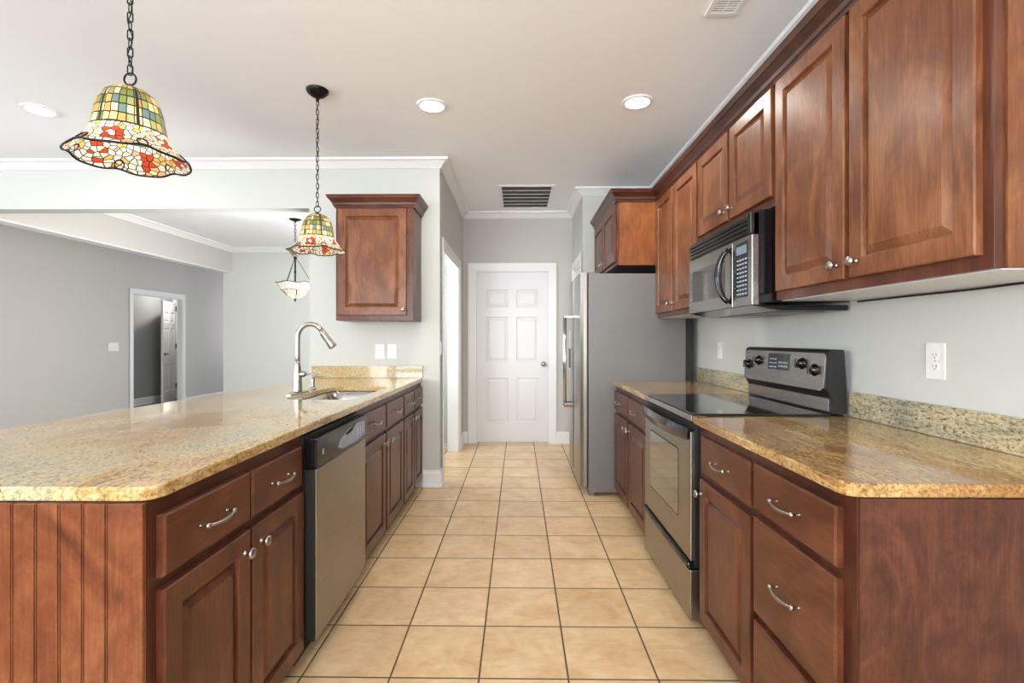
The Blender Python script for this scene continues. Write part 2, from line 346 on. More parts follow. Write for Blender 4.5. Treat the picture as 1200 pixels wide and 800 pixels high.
def panel_door(bm, O, U, Nn, w, h, t, panels, prof, edge=.003):
    """slab w x h x t whose front has panels [(u0,u1,v0,v1)], each worked with rings prof [(inset, depth)]"""
    O, U, Nn = map(Vector, (O, U, Nn)); V = Vector((0, 0, 1)); P = lambda u, v, n: O+U*u+V*v+Nn*n
    tb = bmesh.new()
    us = sorted({edge, w-edge} | {p[0] for p in panels} | {p[1] for p in panels})
    vv = sorted({edge, h-edge} | {p[2] for p in panels} | {p[3] for p in panels})
    cache = {}
    def vt(u, v, n):
        k = (round(u, 5), round(v, 5), round(n, 5))
        if k not in cache: cache[k] = tb.verts.new(P(u, v, n))
        return cache[k]
    for i in range(len(us)-1):
        for j in range(len(vv)-1):
            u0, u1, v0, v1 = us[i], us[i+1], vv[j], vv[j+1]
            cu, cv = (u0+u1)/2, (v0+v1)/2
            if any(p[0] < cu < p[1] and p[2] < cv < p[3] for p in panels): continue
            tb.faces.new((vt(u0, v0, t), vt(u1, v0, t), vt(u1, v1, t), vt(u0, v1, t)))
    def ring(u0, u1, v0, v1, ins, dep):
        return [vt(u0+ins, v0+ins, t+dep), vt(u1-ins, v0+ins, t+dep), vt(u1-ins, v1-ins, t+dep), vt(u0+ins, v1-ins, t+dep)]
    for p in panels:
        last = None
        pu = [u for u in us if p[0] <= u <= p[1]]; pv = [v for v in vv if p[2] <= v <= p[3]]
        for ins, dep in [(0, 0)]+prof:
            r = ring(*p, ins, dep)
            if last:
                for k in range(4):
                    if r[k] is not r[(k+1) % 4]: tb.faces.new((last[k], last[(k+1) % 4], r[(k+1) % 4], r[k]))
            last = r
        tb.faces.new(last)
    # edges: small bevel then sides and back
    def loop(ins, n): return [vt(ins, ins, n), vt(w-ins, ins, n), vt(w-ins, h-ins, n), vt(ins, h-ins, n)]
    a, b_, c_ = loop(edge, t), loop(0, t-edge), loop(0, 0)
    for A, B in ((a, b_), (b_, c_)):
        for k in range(4): tb.faces.new((A[k], A[(k+1) % 4], B[(k+1) % 4], B[k]))
    tb.faces.new(c_)
    bmesh.ops.recalc_face_normals(tb, faces=tb.faces)
    merge(bm, tb)
RAISED = [(.003, -.003), (.006, -.0135), (.010, -.0135), (.033, -.001)]
MOULD = [(.008, -.007), (.020, -.007), (.034, -.002)]

def knob(parent, p, n, mt='nickel', s=1.0):
    b = bm_()
    lathe(b, [(.0075*s, 0), (.0075*s, .003*s), (.0045*s, .005*s), (.0045*s, .013*s), (.009*s, .017*s), (.0155*s, .020*s), (.0165*s, .024*s), (.0145*s, .028*s), (.008*s, .031*s), (.0, .032*s)], p, n, 20)
    return obj('knob', b, mt, parent)
def pull(parent, p, u, n):
    """bow pull centred at p along u, standing out along n"""
    p, u, n = map(Vector, (p, u, n)); b = bm_(); z = Vector((0, 0, 1))
    pts = []; rs = []
    for i in range(15):
        s = -1+2*i/14
        pts.append(p+u*(.056*s)+n*(.021+.010*(1-s*s))-z*(.005*(1-s*s))); rs.append(.0030+.0022*(1-abs(s))**.7)
    tube(b, pts, rs, 8)
    for s in (-1, 1):
        q = p+u*(.056*s)
        lathe(b, [(.0045, 0), (.004, .002), (.0032, .004), (.0035, .016), (.0062, .018), (.0072, .021), (.0055, .026), (0, .028)], q, n, 12)
    return obj('handle', b, 'nickel', parent)
def door_c(parent, O, U, Nn, w, h, m, t=.02, fr=.058):
    b = bm_(); panel_door(b, O, U, Nn, w, h, t, [(fr, w-fr, fr, h-fr)], RAISED, .0035)
    return obj('door', b, m, parent)
def drawer_c(parent, O, U, Nn, w, h, m, t=.02):
    b = bm_(); panel_door(b, O, U, Nn, w, h, t, [], [], .005)
    return obj('drawer', b, m, parent)

# ------------------------------------------------------------------ SETTING: floor, ceiling, walls
H = 2.74
struct('floor_1', bx(-1.72, 1.42, -3.0, 5.95, -.1, 0), 'tile')
b = bm_(); box(b, -8.6, -1.72, -3.0, 11.6, -.1, 0); box(b, -1.72, 1.42, 5.95, 11.6, -.1, 0)
struct('floor_2', b, 'woodfloor')
struct('ceiling', bx(-8.6, 1.56, -3.14, 11.6, H, H+.1), 'ceil')
struct('wall_right', bx(1.42, 1.56, -3.0, 4.92, 0, H), 'wall')
struct('wall_fridge_end', bx(.763, 1.56, 4.92, 5.04, 0, H), 'wall')
# short stub wall at the end of the peninsula, header, corridor walls
struct('wall_sink_end', bx(-1.76, -.66, 4.11, 4.25, 0, H), 'wall')
struct('wall_header', bx(-6.2, -1.76, 4.11, 4.25, 2.34, H), 'wall')
b = bm_(); box(b, -.78, -.66, 4.25, 4.27, 0, H); box(b, -.78, -.66, 4.27, 5.40, 2.03, H); box(b, -.78, -.66, 5.40, 5.83, 0, H)
struct('wall_corridor_left', b, 'wall_shaded')
b = bm_(); box(b, .643, .763, 4.92, 5.0, 0, H); box(b, .643, .763, 5.0, 5.72, 2.04, H); box(b, .643, .763, 5.72, 5.83, 0, H)
struct('wall_corridor_right', b, 'wall')
b = bm_(); box(b, -1.7, -.514, 5.83, 5.95, 0, H); box(b, -.514, .369, 5.83, 5.95, 2.058, H); box(b, .369, .763, 5.83, 5.95, 0, H)
struct('wall_back', b, 'wall_shaded')
struct('wall_dining_right', bx(-1.70, -1.58, 4.25, 8.05, 0, H), 'wall')
struct('wall_dining_back', bx(-4.88, -1.58, 8.05, 8.19, 0, H), 'wall')
struct('wall_dining_beam', bx(-4.88, -4.74, 4.25, 8.05, 2.337, H), 'wall_shaded')
struct('trim_1', bx(-4.89, -4.73, 4.25, 8.05, 2.325, 2.337), 'trim')
b = bm_(); XL = -6.2
box(b, XL-.14, XL, -3.0, -1.4, 0, H); box(b, XL-.14, XL, -1.4, 2.6, 0, .55); box(b, XL-.14, XL, -1.4, 2.6, 2.45, H)
box(b, XL-.08, XL, 2.6, 7.81, 0, H); box(b, XL-.08, XL, 7.81, 8.97, 1.98, H); box(b, XL-.08, XL, 8.97, 11.6, 0, H)
struct('wall_left', b, 'wall_shaded')
struct('wall_far_back', bx(-8.6, -4.88, 11.6, 11.74, 0, H), 'wall_shaded')
b = bm_(); box(b, -8.6, -3.3, -3.14, -3.0, 0, H); box(b, .9, 1.42, -3.14, -3.0, 0, H); box(b, -3.3, .9, -3.14, -3.0, 0, .6); box(b, -3.3, .9, -3.14, -3.0, 2.5, H)
struct('wall_front', b, 'wall')
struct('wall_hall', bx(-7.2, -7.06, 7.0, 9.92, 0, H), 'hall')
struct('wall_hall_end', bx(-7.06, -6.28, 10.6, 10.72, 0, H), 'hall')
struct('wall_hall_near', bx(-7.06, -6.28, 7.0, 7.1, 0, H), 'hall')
# windows behind the camera and at left (daylight side of the house)
def window_xz(name, x0, x1, y, z0, z1, n):
    t = bm_(); fw = .06
    box(t, x0, x1, y-.05, y+.05, z0, z0+fw); box(t, x0, x1, y-.05, y+.05, z1-fw, z1)
    for i in range(n+1):
        c = x0+fw/2+(x1-x0-fw)*i/n; box(t, c-fw/2, c+fw/2, y-.05, y+.05, z0+fw, z1-fw)
    o = struct(name, t, 'trim'); struct('pane', bx(x0+.01, x1-.01, y-.03, y-.026, z0+.01, z1-.01), 'glass', o); return o
window_xz('window_1', -3.3, .9, -3.07, .6, 2.5, 3)
t = bm_()
for z0, z1 in ((.55, .61), (2.39, 2.45)): box(t, XL-.12, XL-.02, -1.4, 2.6, z0, z1)
for i in range(4):
    c = -1.37+i*3.94/3; box(t, XL-.12, XL-.02, c-.03, c+.03, .61, 2.39)
o = struct('window_2', t, 'trim'); struct('pane', bx(XL-.1, XL-.096, -1.38, 2.58, .57, 2.43), 'glass', o)

# crown mouldings
CR = [(0, H-.07), (.012, H-.07), (.018, H-.06), (.05, H-.03), (.06, H-.022), (.078, H-.016), (.082, H), (0, H)]
CR2 = [(o*1.6, z) for o, z in CR]
b = bm_(); sweep(b, CR, [(-6.2, 4.11), (-.66, 4.11), (-.66, 5.83), (.643, 5.83), (.643, 4.92), (1.42, 4.92)]); struct('trim_2', b, 'trim')
b = bm_(); sweep(b, CR2, [(1.42, 4.92), (1.42, -3.0)]); struct('trim_3', b, 'trim')
b = bm_(); sweep(b, CR, [(-4.74, 4.25), (-4.74, 8.05), (-1.70, 8.05), (-1.70, 4.25), (-4.74, 4.25)]); struct('trim_4', b, 'trim')
b = bm_(); sweep(b, CR, [(-6.2, 4.25), (-6.2, 11.6)]); struct('trim_5', b, 'trim')
# baseboards
BB = [(0, 0), (.022, 0), (.022, .018), (.015, .03), (.015, .115), (.010, .125), (.008, .14), (0, .14)]
def base(name, path):
    b = bm_(); sweep(b, BB, path); return struct(name, b, 'trim')
base('baseboard_sink_end', [(-.80, 4.11), (-.66, 4.11), (-.66, 4.18)])
base('baseboard_corridor_left', [(-.66, 5.48), (-.66, 5.83), (-.606, 5.83)])
base('baseboard_back', [(.447, 5.83), (.643, 5.83), (.643, 5.81)])
base('baseboard_dining', [(-4.88, 8.05), (-1.70, 8.05)])
base('baseboard_left', [(-6.2, 2.6), (-6.2, 7.72)])
base('baseboard_left_far', [(-6.2, 9.05), (-6.2, 11.6)])
base('baseboard_hall', [(-7.06, 7.1), (-7.06, 9.86)])

# doors and casings
def casing_bm(b, O, U, Nn, w, h, cw=.085, t=.018):
    """mitre-less casing round opening of width w, height h, profile with two steps"""
    O, U, Nn = map(Vector, (O, U, Nn)); V = Vector((0, 0, 1))
    for (u0, u1, v0, v1) in ((-cw, 0, 0, h+cw), (w, w+cw, 0, h+cw), (0, w, h, h+cw)):
        prism(b, [(u0, v0), (u1, v0), (u1, v1), (u0, v1)], O, U, V, Nn, t*.7, .002)
    e = .022
    for (u0, u1, v0, v1) in ((-cw, -cw+e, 0, h+cw), (w+cw-e, w+cw, 0, h+cw), (-cw+e, w+cw-e, h+cw-e, h+cw)):
        prism(b, [(u0, v0), (u1, v0), (u1, v1), (u0, v1)], O, U, V, Nn, t, .003)
def six_panel(b, O, U, Nn, w, h, t=.035):
    s = .105*w/.88+.01; mid = .1*w/.88; c = w/2
    cols = [(s, c-mid/2), (c+mid/2, w-s)]
    rows = [(.115*h, .377*h), (.47*h, .735*h), (.793*h, .895*h)]
    panel_door(b, O, U, Nn, w, h, t, [(a, d, p, q) for a, d in cols for p, q in rows], [(.012, -.009), (.022, -.009), (.045, -.003)], .002)
def jambs(b, O, U, Nn, w, h, d, t=.016):
    O, U, Nn = map(Vector, (O, U, Nn)); V = Vector((0, 0, 1))
    for (u0, u1, v0, v1) in ((0, t, 0, h), (w-t, w, 0, h), (t, w-t, h-t, h)):
        prism(b, [(u0, v0), (u1, v0), (u1, v1), (u0, v1)], O, U, V, Nn, -d)
def round_knob(parent, p, n, name='door_knob'):
    b = bm_(); lathe(b, [(.032, 0), (.032, .006), (.014, .010), (.011, .030), (.024, .040), (.028, .052), (.022, .062), (0, .066)], p, n, 24)
    return obj(name, b, 'nickel', parent)
# door_1: the closed six-panel door at the end of the corridor
b = bm_(); casing_bm(b, (-.514, 5.83, 0), (1, 0, 0), (0, -1, 0), .883, 2.058, .083); jambs(b, (-.514, 5.83, 0), (1, 0, 0), (0, -1, 0), .883, 2.058, .12)
struct('trim_6', b, 'trim')
b = bm_(); six_panel(b, (-.497, 5.885, .012), (1, 0, 0), (0, -1, 0), .849, 2.028)
d1 = struct('door_1', b, 'door'); round_knob(d1, (.300, 5.850, .94), (0, -1, 0))
# open doorway on the corridor's left
b = bm_(); casing_bm(b, (-.66, 4.27, 0), (0, 1, 0), (1, 0, 0), 1.13, 2.03, .082); jambs(b, (-.66, 4.27, 0), (0, 1, 0), (1, 0, 0), 1.13, 2.03, .12)
struct('trim_7', b, 'trim')
# door_2: closed door on the corridor's right, behind the fridge
b = bm_(); casing_bm(b, (.643, 5.0, 0), (0, 1, 0), (-1, 0, 0), .72, 2.04, .075); jambs(b, (.643, 5.0, 0), (0, 1, 0), (-1, 0, 0), .72, 2.04, .12)
struct('trim_8', b, 'trim')
b = bm_(); six_panel(b, (.70, 5.018, .012), (0, 1, 0), (-1, 0, 0), .684, 2.008)
d2 = struct('door_2', b, 'door'); round_knob(d2, (.665, 5.08, .94), (-1, 0, 0))
# doorway in the far left wall with an open door beyond
b = bm_(); casing_bm(b, (XL, 7.81, 0), (0, 1, 0), (1, 0, 0), 1.16, 1.98, .075); jambs(b, (XL, 7.81, 0), (0, 1, 0), (1, 0, 0), 1.16, 1.98, .08)
struct('trim_9', b, 'trim')
hv = Vector((-6.69, 9.10, 0)); hh = Vector((-6.97, 9.84, 0)); U = (hh-hv).normalized(); Nn = Vector((U.y, -U.x, 0))
b = bm_(); six_panel(b, (hv.x, hv.y, .012), U, Nn, (hh-hv).length, 1.95)
d3 = struct('door_3', b, 'door')
b = bm_(); q = hv+U*.075+Nn*.035+Vector((0, 0, .95))
lathe(b, [(.028, 0), (.028, .008), (.010, .012), (.010, .045), (0, .046)], q, Nn, 16); tube(b, [q+Nn*.045, q+Nn*.047+U*.06, q+Nn*.042+U*.125], .009, 8)
obj('door_handle', b, 'bronze', d3)
for z in (.25, 1.05, 1.8):
    b = bm_(); q = hh+Nn*.037-U*.004+Vector((0, 0, z)); tube(b, [q, q+Vector((0, 0, .1))], .009, 8); prism(b, [(-.04, 0), (0, 0), (0, .1), (-.04, .1)], q, U, (0, 0, 1), Nn, .003)
    obj('hinge', b, 'bronze', d3)
struct('trim_10', bx(-7.2, -7.0, 9.93, 9.99, 0, 2.06), 'trim')
# switch plates and outlets -------------------------------------------------
def plate(name, label, cat, c, U, Nn, gangs=1, kind='outlet', group=None, wide=.07, h=.115):
    c, U, Nn = map(Vector, (c, U, Nn)); V = Vector((0, 0, 1)); W = wide+.046*(gangs-1)
    t = thing(name, label, cat, c-V*h/2, group)
    b = bm_(); prism(b, [(-W/2, -h/2), (W/2, -h/2), (W/2, h/2), (-W/2, h/2)], c, U, V, Nn, .006, .002); obj('cover_plate', b, 'white', t)
    for g_ in range(gangs):
        cu = (g_-(gangs-1)/2)*.046
        if kind == 'outlet':
            for s in (-1, 1):
                o2 = c+U*cu+V*(s*.0195)+Nn*.006; b = bm_()
                prism(b, [(.0165*math.cos(a)*1.0, max(-.0135, min(.0135, .0175*math.sin(a)))) for a in [2*PI*k/20 for k in range(20)]], o2, U, V, Nn, .0015)
                r = obj('socket', b, 'white', t); b = bm_()
                for u_, hh_ in ((-.0065, .008), (.0065, .0065)): prism(b, [(u_-.0011, .002-hh_/2), (u_+.0011, .002-hh_/2), (u_+.0011, .002+hh_/2), (u_-.0011, .002+hh_/2)], o2+Nn*.0015, U, V, Nn, .0004)
                lathe(b, [(.0024, 0), (.0024, .0004)], o2+Nn*.0015-V*.0075, Nn, 10); obj('slots', b, 'hole', r)
            b = bm_(); lathe(b, [(.003, 0), (.002, .001), (0, .001)], c+U*cu+Nn*.006, Nn, 10); obj('screw', b, 'nickel', t)
        elif kind == 'toggle':
            b = bm_(); o2 = c+U*cu+Nn*.006; prism(b, [(-.005, -.011), (.005, -.011), (.005, .011), (-.005, .011)], o2, U, V, Nn, .001)
            prism(b, [(-.0035, -.001), (.0035, -.001), (.0035, .009), (-.0035, .009)], o2, U, V, Nn+V*.4, .011); obj('toggle', b, 'white', t)
        else:
            b = bm_(); prism(b, [(-.016, -.033), (.016, -.033), (.016, .033), (-.016, .033)], c+U*cu+Nn*.006, U, V, Nn, .0025, .001); obj('rocker', b, 'white', t)
    return t
plate('wall_outlet', 'white duplex outlet on the right wall above the near granite splash', 'outlet', (1.419, 1.683, 1.165), (0, 1, 0), (-1, 0, 0), 1, 'outlet', wide=.078, h=.124)
plate('wall_outlet', 'small white outlet on the right wall between the fridge and the range', 'outlet', (1.419, 3.465, 1.16), (0, 1, 0), (-1, 0, 0), 1, 'outlet', wide=.075, h=.115)
plate('light_switch', 'white toggle switch plate, left of the pair below the single wall cabinet', 'light switch', (-1.162, 4.109, 1.134), (1, 0, 0), (0, -1, 0), 1, 'toggle', wide=.078, h=.12)
plate('wall_outlet', 'white outlet plate, right of the pair below the single wall cabinet', 'outlet', (-1.061, 4.109, 1.136), (1, 0, 0), (0, -1, 0), 1, 'outlet', wide=.075, h=.12)
plate('light_switch', 'white rocker switch plate on the corridor side beside the open doorway', 'light switch', (-.659, 4.15, 1.16), (0, 1, 0), (1, 0, 0), 1, 'rocker', wide=.045, h=.12)
plate('light_switch', 'wide white switch plate on the far left wall beside the doorway', 'light switch', (XL+.001, 7.43, 1.119), (0, 1, 0), (1, 0, 0), 3, 'rocker', wide=.10, h=.125)

# ------------------------------------------------------------------ COUNTERTOPS
def slab(name, pts, holes, z0, z1, m, eps=.005):
    """flat slab from a rounded outline with holes, eased edges"""
    cu = bpy.data.curves.new('tmp', 'CURVE'); cu.dimensions = '2D'; cu.fill_mode = 'BOTH'
    for poly in [pts]+holes:
        s = cu.splines.new('POLY'); s.points.add(len(poly)-1); s.use_cyclic_u = True
        for p, q in zip(s.points, poly): p.co = (q[0], q[1], 0, 1)
    cu.extrude = (z1-z0)/2-eps; cu.bevel_depth = eps; cu.bevel_resolution = 2; cu.offset = -eps
    o = bpy.data.objects.new('tmp', cu); C.objects.link(o); dg = bpy.context.evaluated_depsgraph_get(); dg.update()
    me = bpy.data.meshes.new_from_object(o.evaluated_get(dg)); bpy.data.objects.remove(o)
    b = bm_(); b.from_mesh(me); bpy.data.meshes.remove(me)
    bmesh.ops.remove_doubles(b, verts=b.verts, dist=1e-5)
    for v in b.verts: v.co.z += (z0+z1)/2
    for f in b.faces: f.smooth = False; f.material_index = 0
    return obj(name, b, m)
def arc(cx, cy, r, a0, a1, n=6): return [(cx+r*math.cos(math.radians(a0+(a1-a0)*i/n)), cy+r*math.sin(math.radians(a0+(a1-a0)*i/n))) for i in range(n+1)]
TOP = .912; BOT = .880
# basin outline (rounded, slightly D shaped)
def rrect(x0, x1, y0, y1, r, n=6):
    return arc(x1-r, y1-r, r, 0, 90, n)+arc(x0+r, y1-r, r, 90, 180, n)+arc(x0+r, y0+r, r, 180, 270, n)+arc(x1-r, y0+r, r, 270, 360, n)
hole = rrect(-1.285, -.895, 2.64, 3.38, .09)
left_pts = [(-.806, 4.108), (-1.745, 4.108), (-1.745, 3.75), (-1.778, 3.1), (-1.81, 2.8), (-1.84, 2.285), (-1.868, 1.74)]+arc(-1.80, 1.15, .078, 180, 270, 5)+[(-.868, 1.0715)]+arc(-.852, 1.118, .047, 285, 360, 5)
ct = slab('countertop', left_pts, [hole], BOT, TOP, 'granite')
tag(ct, 'long pale gold granite peninsula countertop with sink cutout', 'countertop')
rn = slab('countertop', [(.742, 2.094), (.742, 1.165)]+arc(.785, 1.163, .043, 180, 270, 5)+[(1.398, 1.12), (1.398, 2.094)], [], BOT, TOP, 'granite_r')
tag(rn, 'golden brown granite countertop at near right, in front of the range', 'countertop')
rf = slab('countertop', [(.742, 3.862), (.742, 2.868), (1.398, 2.868), (1.398, 3.862)], [], BOT, TOP, 'granite_r')
tag(rf, 'golden granite countertop between the fridge and the range', 'countertop')
o = obj('backsplash', bx(1.398, 1.419, 1.12, 2.094, .9125, 1.018, bev=.002), 'granite_s'); tag(o, 'low pale speckled granite splash strip on right wall, in front of the range', 'backsplash')
o = obj('backsplash', bx(1.398, 1.419, 2.868, 3.862, .9125, 1.018, bev=.002), 'granite_s'); tag(o, 'low granite splash strip between the range and the fridge', 'backsplash')
o = obj('backsplash', bx(-1.735, -.80, 4.088, 4.1095, .9125, 1.014, bev=.002), 'granite'); tag(o, 'low gold granite splash strip behind the sink on the end wall', 'backsplash')

# ------------------------------------------------------------------ BASE CABINETS
def carcass(xf, xb, y0, y1, s, z0=.075):
    """s=+1: cabinet faces -x (right run), s=-1 faces +x"""
    b = bm_(); box(b, xf, xb, y0, y1, z0, .879, bev=.0015); box(b, xf+s*.07, xb, y0+.002, y1-.002, 0, z0); return b
XR, XRB = .770, 1.417
nR = (-1, 0, 0); nL = (1, 0, 0); UY = (0, 1, 0)
def dr(parent, x, y0, y1, z0, z1, n, pl=True, m='woodh'):
    d = drawer_c(parent, (x, y0, z0), UY, n, y1-y0, z1-z0, m)
    if pl: pull(d, (x+n[0]*.02, (y0+y1)/2, (z0+z1)/2), UY, n)
    return d
def dor(parent, x, y0, y1, z0, z1, n, ky, kz, m='wood', fr=.058):
    d = door_c(parent, (x, y0, z0), UY, n, y1-y0, z1-z0, m, fr=fr); knob(d, (x+n[0]*.02, ky, kz), n); return d
# right, nearest: three-drawer cabinet
t = thing('base_cabinet', 'cherry three-drawer base cabinet at the near right end', 'cabinet', (1.1, 1.36, 0))
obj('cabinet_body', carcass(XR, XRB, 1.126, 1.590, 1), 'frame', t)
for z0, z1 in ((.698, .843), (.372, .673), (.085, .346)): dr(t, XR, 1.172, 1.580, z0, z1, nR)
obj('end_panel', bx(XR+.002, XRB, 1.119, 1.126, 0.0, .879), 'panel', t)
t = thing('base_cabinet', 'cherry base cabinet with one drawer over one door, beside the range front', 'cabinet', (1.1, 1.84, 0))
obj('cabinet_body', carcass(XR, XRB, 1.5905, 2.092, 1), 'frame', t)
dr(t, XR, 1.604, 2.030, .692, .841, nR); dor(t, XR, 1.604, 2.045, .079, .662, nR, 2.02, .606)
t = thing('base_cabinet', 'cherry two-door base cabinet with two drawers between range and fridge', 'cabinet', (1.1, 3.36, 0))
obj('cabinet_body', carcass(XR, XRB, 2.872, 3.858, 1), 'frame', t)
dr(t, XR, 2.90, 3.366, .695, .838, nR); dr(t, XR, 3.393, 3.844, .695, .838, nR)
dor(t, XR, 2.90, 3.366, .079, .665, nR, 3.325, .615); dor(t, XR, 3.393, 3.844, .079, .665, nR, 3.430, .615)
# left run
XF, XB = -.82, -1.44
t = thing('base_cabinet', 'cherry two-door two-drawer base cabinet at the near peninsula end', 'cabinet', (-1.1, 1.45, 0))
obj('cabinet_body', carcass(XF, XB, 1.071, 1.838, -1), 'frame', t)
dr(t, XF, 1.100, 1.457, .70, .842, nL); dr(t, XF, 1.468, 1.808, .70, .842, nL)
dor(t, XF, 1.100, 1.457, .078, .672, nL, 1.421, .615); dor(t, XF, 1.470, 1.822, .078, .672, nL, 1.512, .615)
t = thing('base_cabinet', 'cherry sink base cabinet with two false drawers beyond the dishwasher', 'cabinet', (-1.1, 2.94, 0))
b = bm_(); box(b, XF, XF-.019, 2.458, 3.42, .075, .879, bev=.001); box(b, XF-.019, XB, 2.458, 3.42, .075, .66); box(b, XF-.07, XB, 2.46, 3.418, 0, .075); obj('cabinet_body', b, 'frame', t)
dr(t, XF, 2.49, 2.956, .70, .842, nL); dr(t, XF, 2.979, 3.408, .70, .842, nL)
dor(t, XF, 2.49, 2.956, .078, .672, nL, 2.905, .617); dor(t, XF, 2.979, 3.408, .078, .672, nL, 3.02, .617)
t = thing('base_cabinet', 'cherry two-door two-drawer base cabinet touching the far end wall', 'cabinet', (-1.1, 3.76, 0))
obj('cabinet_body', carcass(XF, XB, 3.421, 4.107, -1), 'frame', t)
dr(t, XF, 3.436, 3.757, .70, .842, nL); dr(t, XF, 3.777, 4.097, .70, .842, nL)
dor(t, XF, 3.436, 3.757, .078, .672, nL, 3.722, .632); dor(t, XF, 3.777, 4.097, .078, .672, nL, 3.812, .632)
# beadboard end and back of the peninsula
b = bm_(); y = 1.071; x = -.822; t0 = .012
prev = x
seams = [-.900-.0522*k for k in range(10)]
box(b, XF-.0, seams[0]+.0035, y-t0, y-.0005, 0, .879, bev=.0012)
for i, sx in enumerate(seams):
    nx = seams[i+1]+.0035 if i+1 < len(seams) else -1.44
    box(b, sx+.0012, sx-.0012, y-t0+.0005, y-.0005, 0, .879, bev=.0006)
    box(b, sx-.0035, nx, y-t0, y-.0005, 0, .879, bev=.0012)
o = obj('beadboard_panel', b, 'bead'); tag(o, 'reddish grooved beadboard panel closing the near end of the peninsula', 'panel')

# ------------------------------------------------------------------ DISHWASHER
t = thing('dishwasher', 'stainless steel dishwasher with black control strip in the peninsula', 'dishwasher', (-1.1, 2.15, 0))
obj('tub_body', bx(-.812, -1.40, 1.843, 2.452, .10, .872), 'blackm', t)
obj('door_edge', bx(-.812, -.772, 1.846, 2.449, .095, .745, bev=.002), 'blackm', t)
b = bm_(); box(b, -.772, -.765, 1.849, 2.446, .095, .745, bev=.003); obj('door_panel', b, 'steelv', t)
cp = obj('control_panel', bx(-.812, -.763, 1.846, 2.449, .748, .862, bev=.006), 'black', t)
def onp(poly, x, t_, name, m, parent, n):
    b = bm_(); prism(b, poly, (x, 0, 0), (0, 1, 0), (0, 0, 1), n, t_); return obj(name, b, m, parent)
arc_l = [(1.93+.5*s, .765+.062*math.sin(PI*min(1, .15+s*.85))**.8) for s in [k/12 for k in range(13)]]
onp([(2.06, .782), (2.12, .765), (2.28, .762), (2.42, .772), (2.43, .835), (2.33, .845), (2.20, .838), (2.10, .815)], -.763, .0012, 'display_film', 'film', cp, nL)
onp([(2.15, .822), (2.23, .838), (2.30, .846), (2.24, .822), (2.18, .812)], -.7616, .0012, 'latch_recess', 'blackm', cp, nL)
for k in range(5): onp([(2.31+k*.022, .785), (2.318+k*.022, .785), (2.318+k*.022, .822), (2.31+k*.022, .822)], -.7616, .0008, 'button', 'badge', cp, nL)
onp([(1.90, .79), (1.915, .79), (1.915, .812), (1.90, .812)], -.763, .001, 'badge', 'badge', cp, nL)
obj('toe_panel', bx(-.86, -.85, 1.85, 2.445, 0, .095), 'blackm', t)

# ------------------------------------------------------------------ RANGE
RY0, RY1 = 2.102, 2.862
t = thing('range', 'freestanding stainless and black electric range with glass cooktop', 'stove', (1.08, 2.48, 0))
b = bm_(); box(b, .782, 1.385, RY0, RY1, .03, .885); 
for yy in (RY0+.05, RY1-.05):
    for xx in (.83, 1.33): lathe(b, [(.016, 0), (.016, .03)], (xx, yy, 0), (0, 0, 1), 12)
obj('range_body', b, 'blackm', t)
obj('front_rail', bx(.735, .80, RY0, RY1, .886, .914, bev=.004), 'steel', t)
cg = bm_(); box(cg, .748, 1.33, RY0+.001, RY1-.001, .9145, .921, bev=.002); obj('cooktop_glass', cg, 'glassblk', t)
obj('cooktop_frame', bx(.80, 1.385, RY0, RY1, .886, .914), 'blackm', t)
# oven door
b = bm_(); box(b, .735, .782, RY0+.006, RY1-.006, .288, .842, bev=.005)
od = obj('oven_door', b, 'steelv', t)
obj('door_gasket', bx(.752, .7819, RY0+.002, RY1-.002, .262, .875), 'blackm', t)
wy0, wy1, wz0, wz1 = 2.265, 2.735, .43, .735
b = bm_(); prism(b, rrect(wy0-.006, wy1+.006, wz0-.006, wz1+.006, .02, 4), (.7352, 0, 0), UY, (0, 0, 1), nR, .0008); obj('window_gasket', b, 'blackm', od)
b = bm_(); prism(b, rrect(wy0, wy1, wz0, wz1, .016, 4), (.7348, 0, 0), UY, (0, 0, 1), nR, .0016); ow = obj('oven_window', b, 'ovenglass', od)
# bowed black handle
b = bm_(); ns = 16; prevr = None
for i in range(ns+1):
    s = -1+2*i/ns; yv = (RY0+RY1)/2+s*(RY1-RY0)/2*.985; d = .012+.024*(1-s*s); zl = .808-.014*(1-s*s); zh = .858
    ring = [b.verts.new((.733, yv, zl+.004)), b.verts.new((.733-d*.8, yv, zl)), b.verts.new((.733-d, yv, (zl+zh)/2)), b.verts.new((.733-d*.7, yv, zh)), b.verts.new((.733, yv, zh))]
    if prevr:
        for k in range(5): b.faces.new((prevr[k], prevr[(k+1) % 5], ring[(k+1) % 5], ring[k]))
    else: b.faces.new(ring)
    prevr = ring
b.faces.new(prevr); obj('oven_handle', b, 'black', od)
dw = obj('storage_drawer', bx(.735, .782, RY0+.006, RY1-.006, .035, .250, bev=.004), 'steelv', t)
b = bm_(); box(b, .722, .780, RY0+.006, RY1-.006, .252, .284, bev=.009); obj('drawer_lip', b, 'black', dw)
